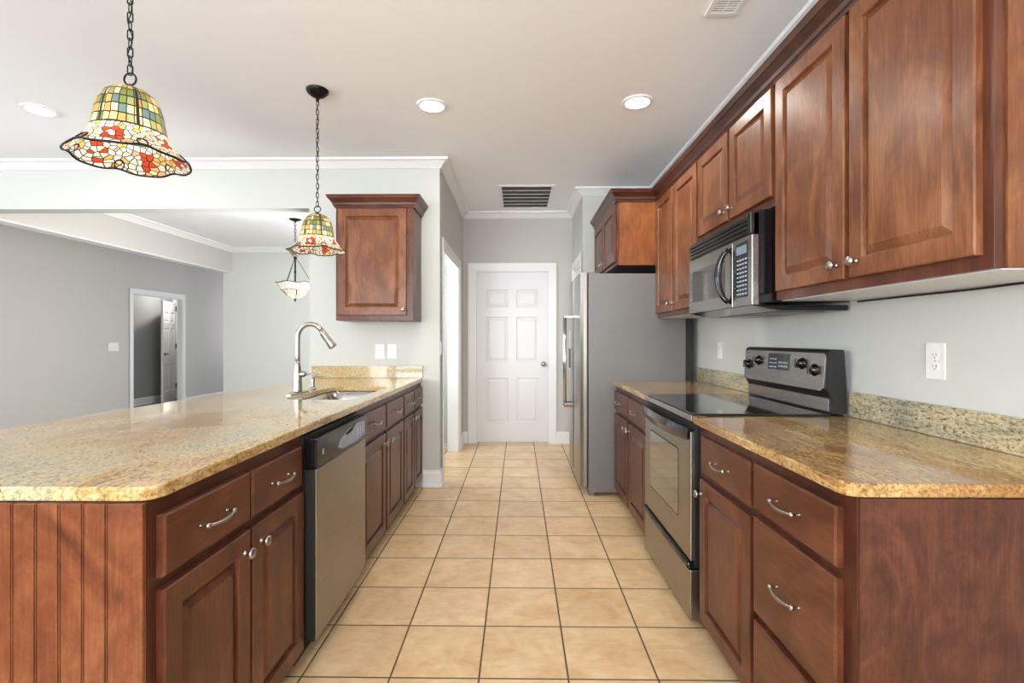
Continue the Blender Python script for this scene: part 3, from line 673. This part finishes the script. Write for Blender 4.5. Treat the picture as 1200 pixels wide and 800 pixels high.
# backguard
bg = bm_()
prism(bg, [(1.333, .921), (1.333, .985), (1.307, 1.028), (1.318, 1.182), (1.330, 1.194), (1.385, 1.194), (1.397, 1.02), (1.397, .921)], (0, RY0, 0), (1, 0, 0), (0, 0, 1), (0, 1, 0), RY1-RY0, .003)
bgo = obj('backguard', bg, 'blackm', t)
b = bm_(); prism(b, [(RY0+.035, 0), (RY1-.012, 0), (RY1-.012, .15), (RY1-.04, .162), (RY0+.02, .162), (RY0+.012, .15), (RY0+.012, .015)], (1.3065, 0, 1.016), UY, Vector((.011, 0, .154)).normalized(), Vector((-.154, 0, .011)).normalized(), .004, .001)
cpn = obj('control_panel', b, 'steel', bgo)
b = bm_(); prism(b, [(RY0+.02, .008), (RY1-.01, .008), (RY1-.01, .062), (RY0+.02, .062)], (1.3325, 0, .921), UY, (0, 0, 1), (-1, 0, 0), .003, .001); obj('lower_panel', b, 'steel', bgo)
nb = Vector((-.154, 0, .011)).normalized(); vb = Vector((.011, 0, .154)).normalized()
def onbg(y, z): return Vector((1.3025+(z-1.02)*.0714, y, z))
for yy, zz in ((2.800, 1.099), (2.690, 1.125), (2.285, 1.127), (2.185, 1.103)):
    b = bm_(); c = onbg(yy, zz); lathe(b, [(.027, 0), (.027, .003), (.021, .005), (.019, .020), (.016, .023), (0, .023)], c, nb, 24)
    prism(b, [(-.006, -.021), (.006, -.021), (.006, .021), (-.006, .021)], c+nb*.014, UY, vb, nb, .018, .002); k = obj('control_knob', b, 'black', cpn)
b = bm_(); prism(b, [(2.385, -.04), (2.585, -.04), (2.585, .042), (2.385, .042)], onbg(0, 1.125), UY, vb, nb, .0025); dp = obj('display', b, 'lcd', cpn)
b = bm_()
for r_ in range(2):
    for k in range(5): c = onbg(2.40+k*.018, 1.100+r_*.018); prism(b, [(0, 0), (.011, 0), (.011, .008), (0, .008)], c+nb*.0025, UY, vb, nb, .0006)
obj('clock_keys', b, 'keys', dp); b = bm_()
for r_ in range(3):
    for k in range(3): c = onbg(2.505+k*.024, 1.095+r_*.02); prism(b, [(0, 0), (.016, 0), (.016, .006), (0, .006)], c+nb*.0025, UY, vb, nb, .0006)
obj('number_keys', b, 'keys', dp)

# ------------------------------------------------------------------ REFRIGERATOR
FY0, FY1 = 3.87, 4.80
t = thing('refrigerator', 'tall grey-sided stainless side-by-side refrigerator', 'refrigerator', (.95, 4.33, 0))
b = bm_(); box(b, .552, 1.315, FY0, FY1, .03, 1.755, bev=.004); box(b, .56, .60, FY0+.02, FY1-.02, .0, .10)
obj('fridge_body', b, 'greyside', t)
b = bm_(); box(b, 1.316, 1.36, FY0+.004, FY1-.004, .05, 1.74); obj('back_housing', b, 'blackm', t)
obj('door_gasket', bx(.540, .5515, FY0+.006, FY1-.006, .07, 1.748), 'blackm', t)
def fdoor(y0, y1, name):
    b = bm_(); yc = (y0+y1)/2; poly = []
    for k in range(13):
        s = -1+2*k/12; poly.append((.486+.010*s*s+(.016 if abs(s) == 1 else 0), yc+s*(y1-y0)/2))
    poly += [(.539, y1), (.539, y0)]
    prism(b, [(p[0], p[1]) for p in poly], (0, 0, .075), (1, 0, 0), (0, 1, 0), (0, 0, 1), 1.765-.075, .002)
    return obj(name, b, 'steelv', t)
fd = fdoor(FY0+.002, 4.395, 'fridge_door'); fz = fdoor(4.401, FY1-.002, 'freezer_door')
for y_, par in ((4.345, fd), (4.452, fz)):
    b = bm_(); tube(b, [(.415, y_, .655), (.414, y_, 1.05), (.415, y_, 1.445)], .011, 12)
    for z_ in (.665, 1.435): box(b, .404, .490, y_-.012, y_+.012, z_-.012, z_+.012, bev=.004)
    h = obj('handle', b, 'chrome', par)
    b = bm_(); box(b, .402, .488, y_-.013, y_+.013, .640, .652, bev=.002); obj('handle_cap', b, 'rimb', h)
b = bm_(); box(b, .482, .487, 4.50, 4.72, .95, 1.32, bev=.002); dsp = obj('water_dispenser', b, 'badge', fz)
b = bm_(); box(b, .4805, .4825, 4.53, 4.69, .97, 1.15); obj('dispenser_recess', b, 'blackm', dsp)
b = bm_(); box(b, .52, .60, FY0+.03, FY0+.09, 1.7565, 1.775, bev=.004); obj('hinge_cover', b, 'greyside', t)

# ------------------------------------------------------------------ WALL CABINETS (right)
XU, XUB = 1.095, 1.4185
ZB, ZT = 1.40, 2.33
def ucab(label, y0, y1, z0, doors, dz0, xf=XU, m='wood_up', zt=ZT, side=None, kz=None):
    t = thing('wall_cabinet', label, 'cabinet', ((xf+XUB)/2, (y0+y1)/2, z0))
    b = bm_(); box(b, xf, XUB, y0, y1, z0+.003, zt, bev=.001); obj('cabinet_body', b, 'frame_up', t)
    obj('bottom_panel', bx(xf+.02, XUB-.004, y0+.004, y1-.004, z0, z0+.003), 'laminate' if m == 'wood_up' and z0 < 1.5 else 'wood', t)
    for a, c, ky in doors:
        d = door_c(t, (xf, a, dz0), UY, nR, c-a, 2.312-dz0, m); knob(d, (xf-.02, ky, kz or dz0+.05), nR)
    return t
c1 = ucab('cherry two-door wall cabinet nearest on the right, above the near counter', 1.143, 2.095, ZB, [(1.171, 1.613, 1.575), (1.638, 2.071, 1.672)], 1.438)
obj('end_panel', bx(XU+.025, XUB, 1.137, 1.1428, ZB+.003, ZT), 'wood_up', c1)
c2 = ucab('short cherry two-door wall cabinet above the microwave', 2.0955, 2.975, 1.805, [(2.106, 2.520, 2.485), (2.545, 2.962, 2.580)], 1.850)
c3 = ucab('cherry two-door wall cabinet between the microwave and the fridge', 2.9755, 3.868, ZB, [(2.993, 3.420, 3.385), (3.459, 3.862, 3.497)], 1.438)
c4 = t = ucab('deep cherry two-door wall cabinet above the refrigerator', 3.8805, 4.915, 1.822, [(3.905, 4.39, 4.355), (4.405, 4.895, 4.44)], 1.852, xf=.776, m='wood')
obj('end_panel', bx(.795, 1.085, 3.876, 3.8803, 1.822, 2.325), 'wood_side', t)
# crown moulding on the right-hand wall cabinets
CC = [(0, 2.318), (.010, 2.318), (.014, 2.330), (.020, 2.336), (.024, 2.352), (.044, 2.378), (.050, 2.382), (.056, 2.398), (.060, 2.407), (0, 2.407)]
for par, path in ((c1, [(1.4185, 1.137), (XU, 1.137), (XU, 2.095)]), (c2, [(XU, 2.0955), (XU, 2.975)]), (c3, [(XU, 2.9755), (XU, 3.8755)]), (c4, [(XU, 3.8755), (.776, 3.8755), (.776, 4.915)])):
    b = bm_(); sweep(b, CC, path, right=False); obj('crown', b, 'wood_dk', par)
b = bm_(); tube(b, [(1.412, y_, z_) for y_, z_ in ((1.15, 1.396), (1.30, 1.393), (1.36, 1.397), (1.55, 1.394), (1.80, 1.395), (2.06, 1.395))], .0038, 6); o = obj('shadow_line', b, 'blackm'); tag(o, 'thin black cord running along the wall under the nearest right wall cabinet', 'shadow line')  # shadow gap at the wall junction, built as a thin black tube

# single wall cabinet on the sink end wall
t = thing('wall_cabinet', 'single-door cherry wall cabinet with its own crown, above the sink end', 'cabinet', (-1.12, 3.95, 1.383))
obj('cabinet_body', bx(-1.42, -.815, 3.80, 4.108, 1.383, 2.285, bev=.0015), 'frame_up', t)
b = bm_(); panel_door(b, (-1.398, 3.80, 1.424), (1, 0, 0), (0, -1, 0), .531, .826, .02, [(.058, .473, .058, .768)], RAISED, .0035); d = obj('door', b, 'wood_up', t)
knob(d, (-.890, 3.78, 1.468), (0, -1, 0))
CS = [(o_, z-.058) for o_, z in CC]
b = bm_(); sweep(b, CS, [(-1.42, 4.108), (-1.42, 3.80), (-.815, 3.80), (-.815, 4.108)]); obj('crown', b, 'wood_dkx', t)
b = bm_(); box(b, -1.42, -.815, 3.80, 4.108, 2.2855, 2.345)

b.free()
# ------------------------------------------------------------------ MICROWAVE
MY0, MY1 = 2.112, 2.880; MZ0, MZ1 = 1.385, 1.782
t = thing('microwave', 'over-the-range microwave with steel front and curved black handle', 'microwave', (1.2, 2.5, 1.35))
obj('microwave_body', bx(1.03, 1.415, MY0+.002, MY1-.002, MZ0+.012, 1.795), 'black', t)
vg = bm_(); box(vg, 1.006, 1.03, MY0, MY1, 1.692, MZ1, bev=.003)
for k in range(4): box(vg, .9935, 1.008, MY0+.03, MY1-.01, 1.700+k*.019, 1.711+k*.019, bev=.001)
obj('vent_grille', vg, 'black', t)
obj('grille_end', bx(.993, 1.03, MY0, MY0+.03, 1.692, MZ1, bev=.003), 'glassblk', t)
b = bm_(); box(b, .998, 1.03, MY0, MY0+.19, MZ0, 1.690, bev=.004); cpl = obj('control_panel', b, 'steel', t)
b = bm_(); box(b, .998, 1.03, MY0+.192, MY1, MZ0, 1.690, bev=.004); md = obj('microwave_door', b, 'steel', t)
b = bm_(); prism(b, rrect(MY0+.27, MY1-.055, MZ0+.062, 1.690-.068, .012, 3), (.9982, 0, 0), UY, (0, 0, 1), nR, .0012); obj('door_window', b, 'mwglass', md)
b = bm_(); pts = []; rs = []
for i in range(17):
    s = -1+2*i/16; pts.append((.995-.040*(1-s*s)**.6, MY0+.225+.028*(1-s*s), (MZ0+1.690)/2+s*.125)); rs.append(.012+.006*(1-abs(s)))
tube(b, pts, rs, 10); obj('handle', b, 'black', md)
b = bm_(); prism(b, rrect(MY0+.035, MY0+.150, MZ0+.04, 1.67, .006, 2), (.9982, 0, 0), UY, (0, 0, 1), nR, .0014); kp = obj('keypad', b, 'lcd', cpl)
b = bm_()
for r_ in range(9):
    for k in range(4):
        y_ = MY0+.044+k*.026; z_ = MZ0+.052+r_*.019; box(b, .9962, .9968, y_, y_+.017, z_, z_+.007)
obj('keys', b, 'keys', kp)
obj('clock_display', bx(.9958, .9968, MY0+.045, MY0+.142, 1.618, 1.655), 'film', kp)
b = bm_(); prism(b, [(.998, MZ0), (1.03, MZ0), (1.41, MZ0+.0), (1.41, 1.362), (1.12, 1.362)], (0, MY0+.003, 0), (1, 0, 0), (0, 0, 1), (0, 1, 0), MY1-MY0-.006, .002); pan = obj('bottom_pan', b, 'black', t)
for y_ in (MY0+.08, MY0+.42): obj('grease_filter', bx(1.14, 1.36, y_, y_+.28, 1.3585, 1.3615, bev=.001), 'filter', pan)

# ------------------------------------------------------------------ SINK, FAUCET, SOAP PUMP
t = thing('sink', 'stainless undermount sink bowl set in the peninsula countertop', 'sink', (-1.09, 3.01, .70))
b = bm_(); rings = []
for ins, z in ((-.012, .8785), (-.006, .8785), (.002, .872), (.010, .80), (.022, .715), (.06, .69), (.12, .685)):
    rings.append([b.verts.new((x, y, z)) for x, y in rrect(-1.285+ins, -.895-ins, 2.64+ins, 3.38-ins, max(.02, .09-ins*.4))])
for A, B in zip(rings, rings[1:]):
    for k in range(len(A)): b.faces.new((A[k], A[(k+1) % len(A)], B[(k+1) % len(A)], B[k])).smooth = True
b.faces.new(rings[-1])
o = obj('bowl', b, 'chrome', t); s_ = o.modifiers.new('thickness', 'SOLIDIFY'); s_.thickness = .0015; s_.offset = -1
b = bm_(); lathe(b, [(.045, 0), (.045, .003), (.036, .004), (.030, .001), (0, .001)], (-1.09, 3.05, .6855), (0, 0, 1), 24); obj('drain', b, 'nickel', t)
fx, fy = -1.335, 2.95
t = thing('faucet', 'tall brushed nickel gooseneck pull-down faucet behind the sink', 'faucet', (fx, fy, TOP))
b = bm_(); prism(b, rrect(-.026, .026, -.125, .125, .0255, 6), (fx, fy, TOP+.0005), (1, 0, 0), (0, 1, 0), (0, 0, 1), .006, .002); obj('deck_plate', b, 'nickel', t)
b = bm_(); lathe(b, [(.028, .007), (.029, .012), (.027, .03), (.0245, .10), (.021, .15), (.016, .172), (.0145, .19)], (fx, fy, TOP), (0, 0, 1), 24); obj('faucet_body', b, 'nickel', t)
pts = [(fx, fy, 1.04)]; 
for z in (1.14, 1.19, 1.235): pts.append((fx, fy, z))
R = .078
for i in range(1, 15):
    a = PI-i*PI*.83/14; pts.append((fx+R+R*math.cos(a), fy, 1.25+.080*math.sin(a)))
b = bm_(); tube(b, pts, [.0145]*len(pts), 14); obj('spout', b, 'nickel', t)
e = Vector(pts[-1]); dirv = (Vector(pts[-1])-Vector(pts[-2])).normalized()
b = bm_(); tube(b, [e-dirv*.005, e+dirv*.02, e+dirv*.07, e+dirv*.118, e+dirv*.123], [.0152, .0165, .020, .0245, .022], 16); sh = obj('spray_head', b, 'nickel', t)
b = bm_(); c = e+dirv*.045+Vector((-.0185, 0, -.004)); tube(b, [c-dirv*.022, c+dirv*.022], .0045, 8); obj('spray_button', b, 'hole', sh)
b = bm_(); lathe(b, [(.019, 0), (.020, .01), (.017, .028), (.010, .036), (0, .038)], (fx+.015, fy, TOP+.115), (1, 0, 0), 18)
tube(b, [(fx+.045, fy, TOP+.115), (fx+.075, fy-.004, TOP+.117), (fx+.125, fy-.01, TOP+.113)], [.008, .0055, .0065], 10); obj('lever', b, 'nickel', t)
t = thing('soap_dispenser', 'small brushed nickel soap pump on the counter right of the faucet', 'soap dispenser', (-1.335, 3.17, TOP))
b = bm_(); lathe(b, [(.021, .0005), (.021, .006), (.015, .012), (.011, .030), (.013, .045), (.013, .068), (.010, .076), (.006, .080), (0, .080)], (-1.335, 3.17, TOP), (0, 0, 1), 20); obj('pump_body', b, 'nickel', t)
b = bm_(); tube(b, [(-1.335, 3.17, TOP+.078), (-1.318, 3.168, TOP+.083), (-1.28, 3.165, TOP+.088), (-1.245, 3.162, TOP+.085)], [.008, .006, .0045, .004], 10); obj('pump_spout', b, 'nickel', t)

# ------------------------------------------------------------------ CEILING FIXTURES
def downlight(x, y, label):
    t = thing('recessed_light', label, 'ceiling light', (x, y, H-.012), 'recessed ceiling lights')
    b = bm_(); lathe(b, [(.098, .0118), (.098, .006), (.092, .002), (.078, 0), (.074, .004), (.074, .0118)], (x, y, H-.012), (0, 0, 1), 40); obj('trim_ring', b, 'trim', t)
    b = bm_(); lathe(b, [(0, .0055), (.074, .0055), (.074, .0115), (0, .0115)], (x, y, H-.012), (0, 0, 1), 40); obj('lens', b, 'lamp', t)
    l = bpy.data.lights.new('recessed_lamp', 'AREA'); l.shape = 'DISK'; l.size = .14; l.energy = 9; l.color = (1, .96, .90)
    o = bpy.data.objects.new('recessed_lamp', l); C.objects.link(o); o.parent = t; o.location = (0, 0, -.004)
downlight(-3.13, 3.17, 'round recessed ceiling light at far left, left of both pendants')
downlight(-.556, 3.143, 'round recessed ceiling light in the middle, above the aisle')
downlight(.752, 3.113, 'round recessed ceiling light nearest the right-hand wall cabinets')
# return air grille
t = thing('return_air_grille', 'large louvred return air grille on the ceiling before the corridor door', 'vent', (.08, 5.18, H-.012))
x0, x1, y0, y1 = -.20, .36, 4.775, 5.59
b = bm_()
for a in ((x0, x1, y0, y0+.035), (x0, x1, y1-.035, y1), (x0, x0+.035, y0+.035, y1-.035), (x1-.035, x1, y0+.035, y1-.035)): box(b, *a, H-.012, H-.0005, bev=.002)
for k in range(1, 6):
    yy = y0+.035+(y1-y0-.07)*k/6; box(b, x0+.035, x1-.035, yy-.006, yy+.006, H-.011, H-.001)
obj('grille_frame', b, 'trim', t)
obj('grille_back', bx(x0+.035, x1-.035, y0+.035, y1-.035, H-.002, H-.0005), 'hole', t)
b = bm_()
n = 42
for k in range(n):
    yy = y0+.040+(y1-y0-.085)*k/(n-1); prism(b, [(0, -.0095), (.010, -.0025), (.011, -.0035), (.001, -.0105)], (x0+.035, yy-.005, H), (0, 1, 0), (0, 0, 1), (1, 0, 0), x1-x0-.07)
obj('louvres', b, mat('grey louvre', (.22, .21, .20), .5), t)
t = thing('ceiling_register', 'small white supply register on the ceiling at top right', 'vent', (.935, 2.1, H-.01))
x0, x1, y0, y1 = .86, 1.01, 1.93, 2.285
b = bm_()
for a in ((x0, x1, y0, y0+.025), (x0, x1, y1-.025, y1), (x0, x0+.025, y0+.025, y1-.025), (x1-.025, x1, y0+.025, y1-.025)): box(b, *a, H-.009, H-.0005, bev=.002)
obj('register_frame', b, 'trim', t)
obj('register_back', bx(x0+.025, x1-.025, y0+.025, y1-.025, H-.002, H-.0005), 'hole', t)
b = bm_()
for k in range(20):
    yy = y0+.030+(y1-y0-.06)*k/19; box(b, x0+.025, x1-.025, yy-.0035, yy+.0035, H-.008, H-.004)
box(b, (x0+x1)/2-.002, (x0+x1)/2+.002, y0+.025, y1-.025, H-.009, H-.004)
obj('louvres', b, 'trim', t)

# ------------------------------------------------------------------ PENDANTS
def chain_bm(x, y, z0, z1, L=.034, r=.0019, w=.0075, ph=0):
    b = bm_(); n = max(1, round((z1-z0)/(L-.006))); st = (z1-z0)/n
    for i in range(n):
        zc = z0+st*(i+.5); a = (ph+i*90+12)*PI/180; c, s = math.cos(a), math.sin(a); hl = st/2+.003-w
        pts = [(w*math.cos(q), (hl if math.sin(q) > 0 else -hl)+w*math.sin(q)) for q in [2*PI*(k+.5)/12 for k in range(12)]]
        tube(b, [(x+u*c, y+u*s, zc+v) for u, v in pts], r, 6, closed=True)
    wire = [(x+.006*math.sin(k*1.3), y+.006*math.cos(k*1.3), z0+(z1-z0)*k/30) for k in range(31)]
    tube(b, wire, .0017, 6)
    return b
def canopy_bm(x, y, r=.065, hh=.055, flutes=True):
    b = bm_(); seg = 48
    prof = [(1, 0), (1.0, -.10), (.92, -.25), (.80, -.42), (.5, -.72), (.22, -.85), (.16, -1.0), (.10, -1.25), (.0, -1.3)]
    rings = []
    for rr, h_ in prof:
        rings.append([b.verts.new((x+math.cos(2*PI*k/seg)*r*rr*(1+(.06*math.cos(k*2*PI/4) if flutes and .3 < rr < .95 else 0)), y+math.sin(2*PI*k/seg)*r*rr*(1+(.06*math.cos(k*2*PI/4) if flutes and .3 < rr < .95 else 0)), H-.0005+h_*hh)) for k in range(seg)])
    for A, B in zip(rings, rings[1:]):
        for k in range(seg): b.faces.new((A[k], A[(k+1) % seg], B[(k+1) % seg], B[k])).smooth = True
    b.faces.new(rings[0])
    bmesh.ops.remove_doubles(b, verts=b.verts, dist=1e-5)
    return b
def pendant(x, y, label, rot, ztop=2.006, power=.9):
    t = thing('pendant_lamp', label, 'pendant lamp', (x, y, ztop-.24), 'stained glass bell pendants')
    obj('canopy', canopy_bm(x, y), 'bronze', t)
    obj('chain', chain_bm(x, y, ztop+.045, H-.066), 'bronze', t)
    b = bm_(); tube(b, [(x+.019*math.cos(q), y, ztop+.030+.019*math.sin(q)) for q in [2*PI*k/20 for k in range(20)]], .0028, 8, closed=True)
    lathe(b, [(.006, .013), (.010, .006), (.022, .0), (.036, -.004), (.038, -.008), (.0, -.008)], (x, y, ztop), (0, 0, 1), 20); obj('cap', b, 'bronze', t)
    # bell: (radius, height below top, v)
    prof = [(.030, -.004), (.050, -.010), (.066, -.024), (.078, -.045), (.086, -.070), (.091, -.095), (.094, -.118), (.099, -.138), (.108, -.158), (.120, -.178), (.135, -.198), (.150, -.214), (.158, -.222)]
    acc = [0]
    for (a, c), (d, e_) in zip(prof, prof[1:]): acc.append(acc[-1]+math.hypot(a-d, c-e_))
    seg = 72; b = bm_(); uvl = b.loops.layers.uv.new('UVMap'); G = []
    for i, (rr, hz) in enumerate(prof):
        f = acc[i]/acc[-1]; row = []
        for k in range(seg+1):
            u = k/seg*6; th_ = 2*PI*k/seg+rot
            lob = abs(math.cos(PI*u))**.5 if False else 1-abs(math.sin(PI*(u-.5)))**6      # 1 mid-panel, 0 at ribs
            sc = 1+(.022*(lob-.5) if f > .1 else 0)*min(1, f*2)
            dz = (-.010*lob+.008)*max(0, (f-.6)/.4)
            row.append((b.verts.new((x+rr*sc*math.cos(th_), y+rr*sc*math.sin(th_), ztop+hz+dz)) if k < seg else None, u, f))
        G.append(row)
    for A, B in zip(G, G[1:]):
        for k in range(seg):
            k2 = (k+1) % seg
            f_ = b.faces.new((A[k][0], A[k2][0], B[k2][0], B[k][0])); f_.smooth = True
            for lp, (uu, vv_) in zip(f_.loops, ((A[k][1], A[k][2]), (A[k+1][1], A[k+1][2]), (B[k+1][1], B[k+1][2]), (B[k][1], B[k][2]))): lp[uvl].uv = (uu, vv_)
    rim = [tuple(r_[0].co) for r_ in G[-1][:-1]]
    sh = obj('lamp_shade', b, 'shade', t, recalc=True)
    b = bm_(); tube(b, rim, .0034, 6, closed=True); obj('shade_rim', b, 'bronze', sh)
    for k in range(6):      # loops between the scallops
        th_ = 2*PI*k/6+rot; rad = Vector((math.cos(th_), math.sin(th_), 0)); tan = Vector((-math.sin(th_), math.cos(th_), 0)); dn = (rad*.72-Vector((0, 0, .69)))
        c = Vector((x, y, ztop-.203))+rad*.142; b = bm_()
        tube(b, [c+tan*.013*math.cos(q)+dn*.018*math.sin(q)+rad*.003 for q in [2*PI*j/16 for j in range(16)]], .0025, 6, closed=True); obj('shade_loop', b, 'bronze', sh)
    b = bm_(); lathe(b, [(.012, 0), (.014, -.02), (.014, -.05), (.010, -.055), (0, -.055)], (x, y, ztop-.010), (0, 0, 1), 16); obj('socket', b, 'bronze', t)
    b = bm_(); lathe(b, [(0, -.130), (.016, -.126), (.028, -.108), (.028, -.092), (.018, -.072), (.012, -.062), (.012, -.0655)], (x, y, ztop), (0, 0, 1), 20); obj('light_bulb', b, 'bulb', t)
    l = bpy.data.lights.new('pendant_light', 'POINT'); l.energy = power; l.color = (1, .90, .76); l.shadow_soft_size = .03
    o = bpy.data.objects.new('pendant_light', l); C.objects.link(o); o.parent = t; o.location = (0, 0, .24-.165)
pendant(-1.215, 1.52, 'stained glass bell pendant nearest the camera, large at top left', .35, 2.022)
pendant(-1.212, 2.944, 'stained glass bell pendant hanging farther away beside the single wall cabinet', .1, 1.992)

# inverted bowl chandelier in the dining room
cx, cy = -2.80, 6.12
t = thing('chandelier', 'small leaded glass bowl chandelier hanging in the dining room', 'chandelier', (cx, cy, 1.72))
obj('canopy', canopy_bm(cx, cy, .075, .03, False), 'bronze', t)
obj('chain', chain_bm(cx, cy, 2.40, H-.036, .05, .0028, .011), 'bronze', t)
def glass_lathe(prof, x, y, m, name, parent, scall=0, seg=72):
    b = bm_(); uvl = b.loops.layers.uv.new('UVMap'); G = []; n_ = len(prof)
    for i, (rr, z) in enumerate(prof):
        f = i/(n_-1)
        G.append([b.verts.new((x+rr*math.cos(2*PI*k/seg), y+rr*math.sin(2*PI*k/seg), z+scall*f*abs(math.sin(3*2*PI*k/seg)))) for k in range(seg)])
    for i in range(n_-1):
        for k in range(seg):
            k2 = (k+1) % seg; f_ = b.faces.new((G[i][k], G[i][k2], G[i+1][k2], G[i+1][k])); f_.smooth = True
            for lp, q in zip(f_.loops, ((k/seg*6, i/(n_-1)), ((k+1)/seg*6, i/(n_-1)), ((k+1)/seg*6, (i+1)/(n_-1)), (k/seg*6, (i+1)/(n_-1)))): lp[uvl].uv = q
    rim = [tuple(v.co) for v in G[-1]]
    o = obj(name, b, m, parent)
    b = bm_(); tube(b, rim, .005, 6, closed=True); obj('rim', b, 'bronze', o); return o
glass_lathe([(.03, 2.27), (.05, 2.30), (.075, 2.33), (.105, 2.355)], cx, cy, 'shade', 'upper_shade', t, .01)
b = bm_(); lathe(b, [(.004, 2.42), (.012, 2.40), (.05, 2.375), (.10, 2.362), (.012, 2.355), (.012, 2.27), (.024, 2.255), (.012, 2.235), (.010, 2.10), (.016, 2.08), (.010, 2.06), (.008, 1.76), (0, 1.76)], (cx, cy, 0), (0, 0, 1), 16); obj('stem', b, 'bronze', t)
for k in range(3):
    a = 2*PI*k/3+.5; b = bm_(); tube(b, [(cx+.015*math.cos(a), cy+.015*math.sin(a), 2.25), (cx+.205*math.cos(a), cy+.205*math.sin(a), 1.93)], .0035, 6); obj('support_rod', b, 'bronze', t)
glass_lathe([(.012, 1.745), (.07, 1.757), (.125, 1.79), (.17, 1.835), (.205, 1.885), (.225, 1.925)], cx, cy, 'bowl', 'glass_bowl', t, .018)
b = bm_(); lathe(b, [(.022, 1.752), (.020, 1.742), (.009, 1.735), (.012, 1.722), (.006, 1.712), (0, 1.695)], (cx, cy, 0), (0, 0, 1), 16); obj('finial', b, 'bronze', t)
l = bpy.data.lights.new('chandelier_light', 'POINT'); l.energy = .7; l.color = (1, .93, .82); l.shadow_soft_size = .04
o = bpy.data.objects.new('chandelier_light', l); C.objects.link(o); o.parent = t; o.location = (.05, 0, .15)
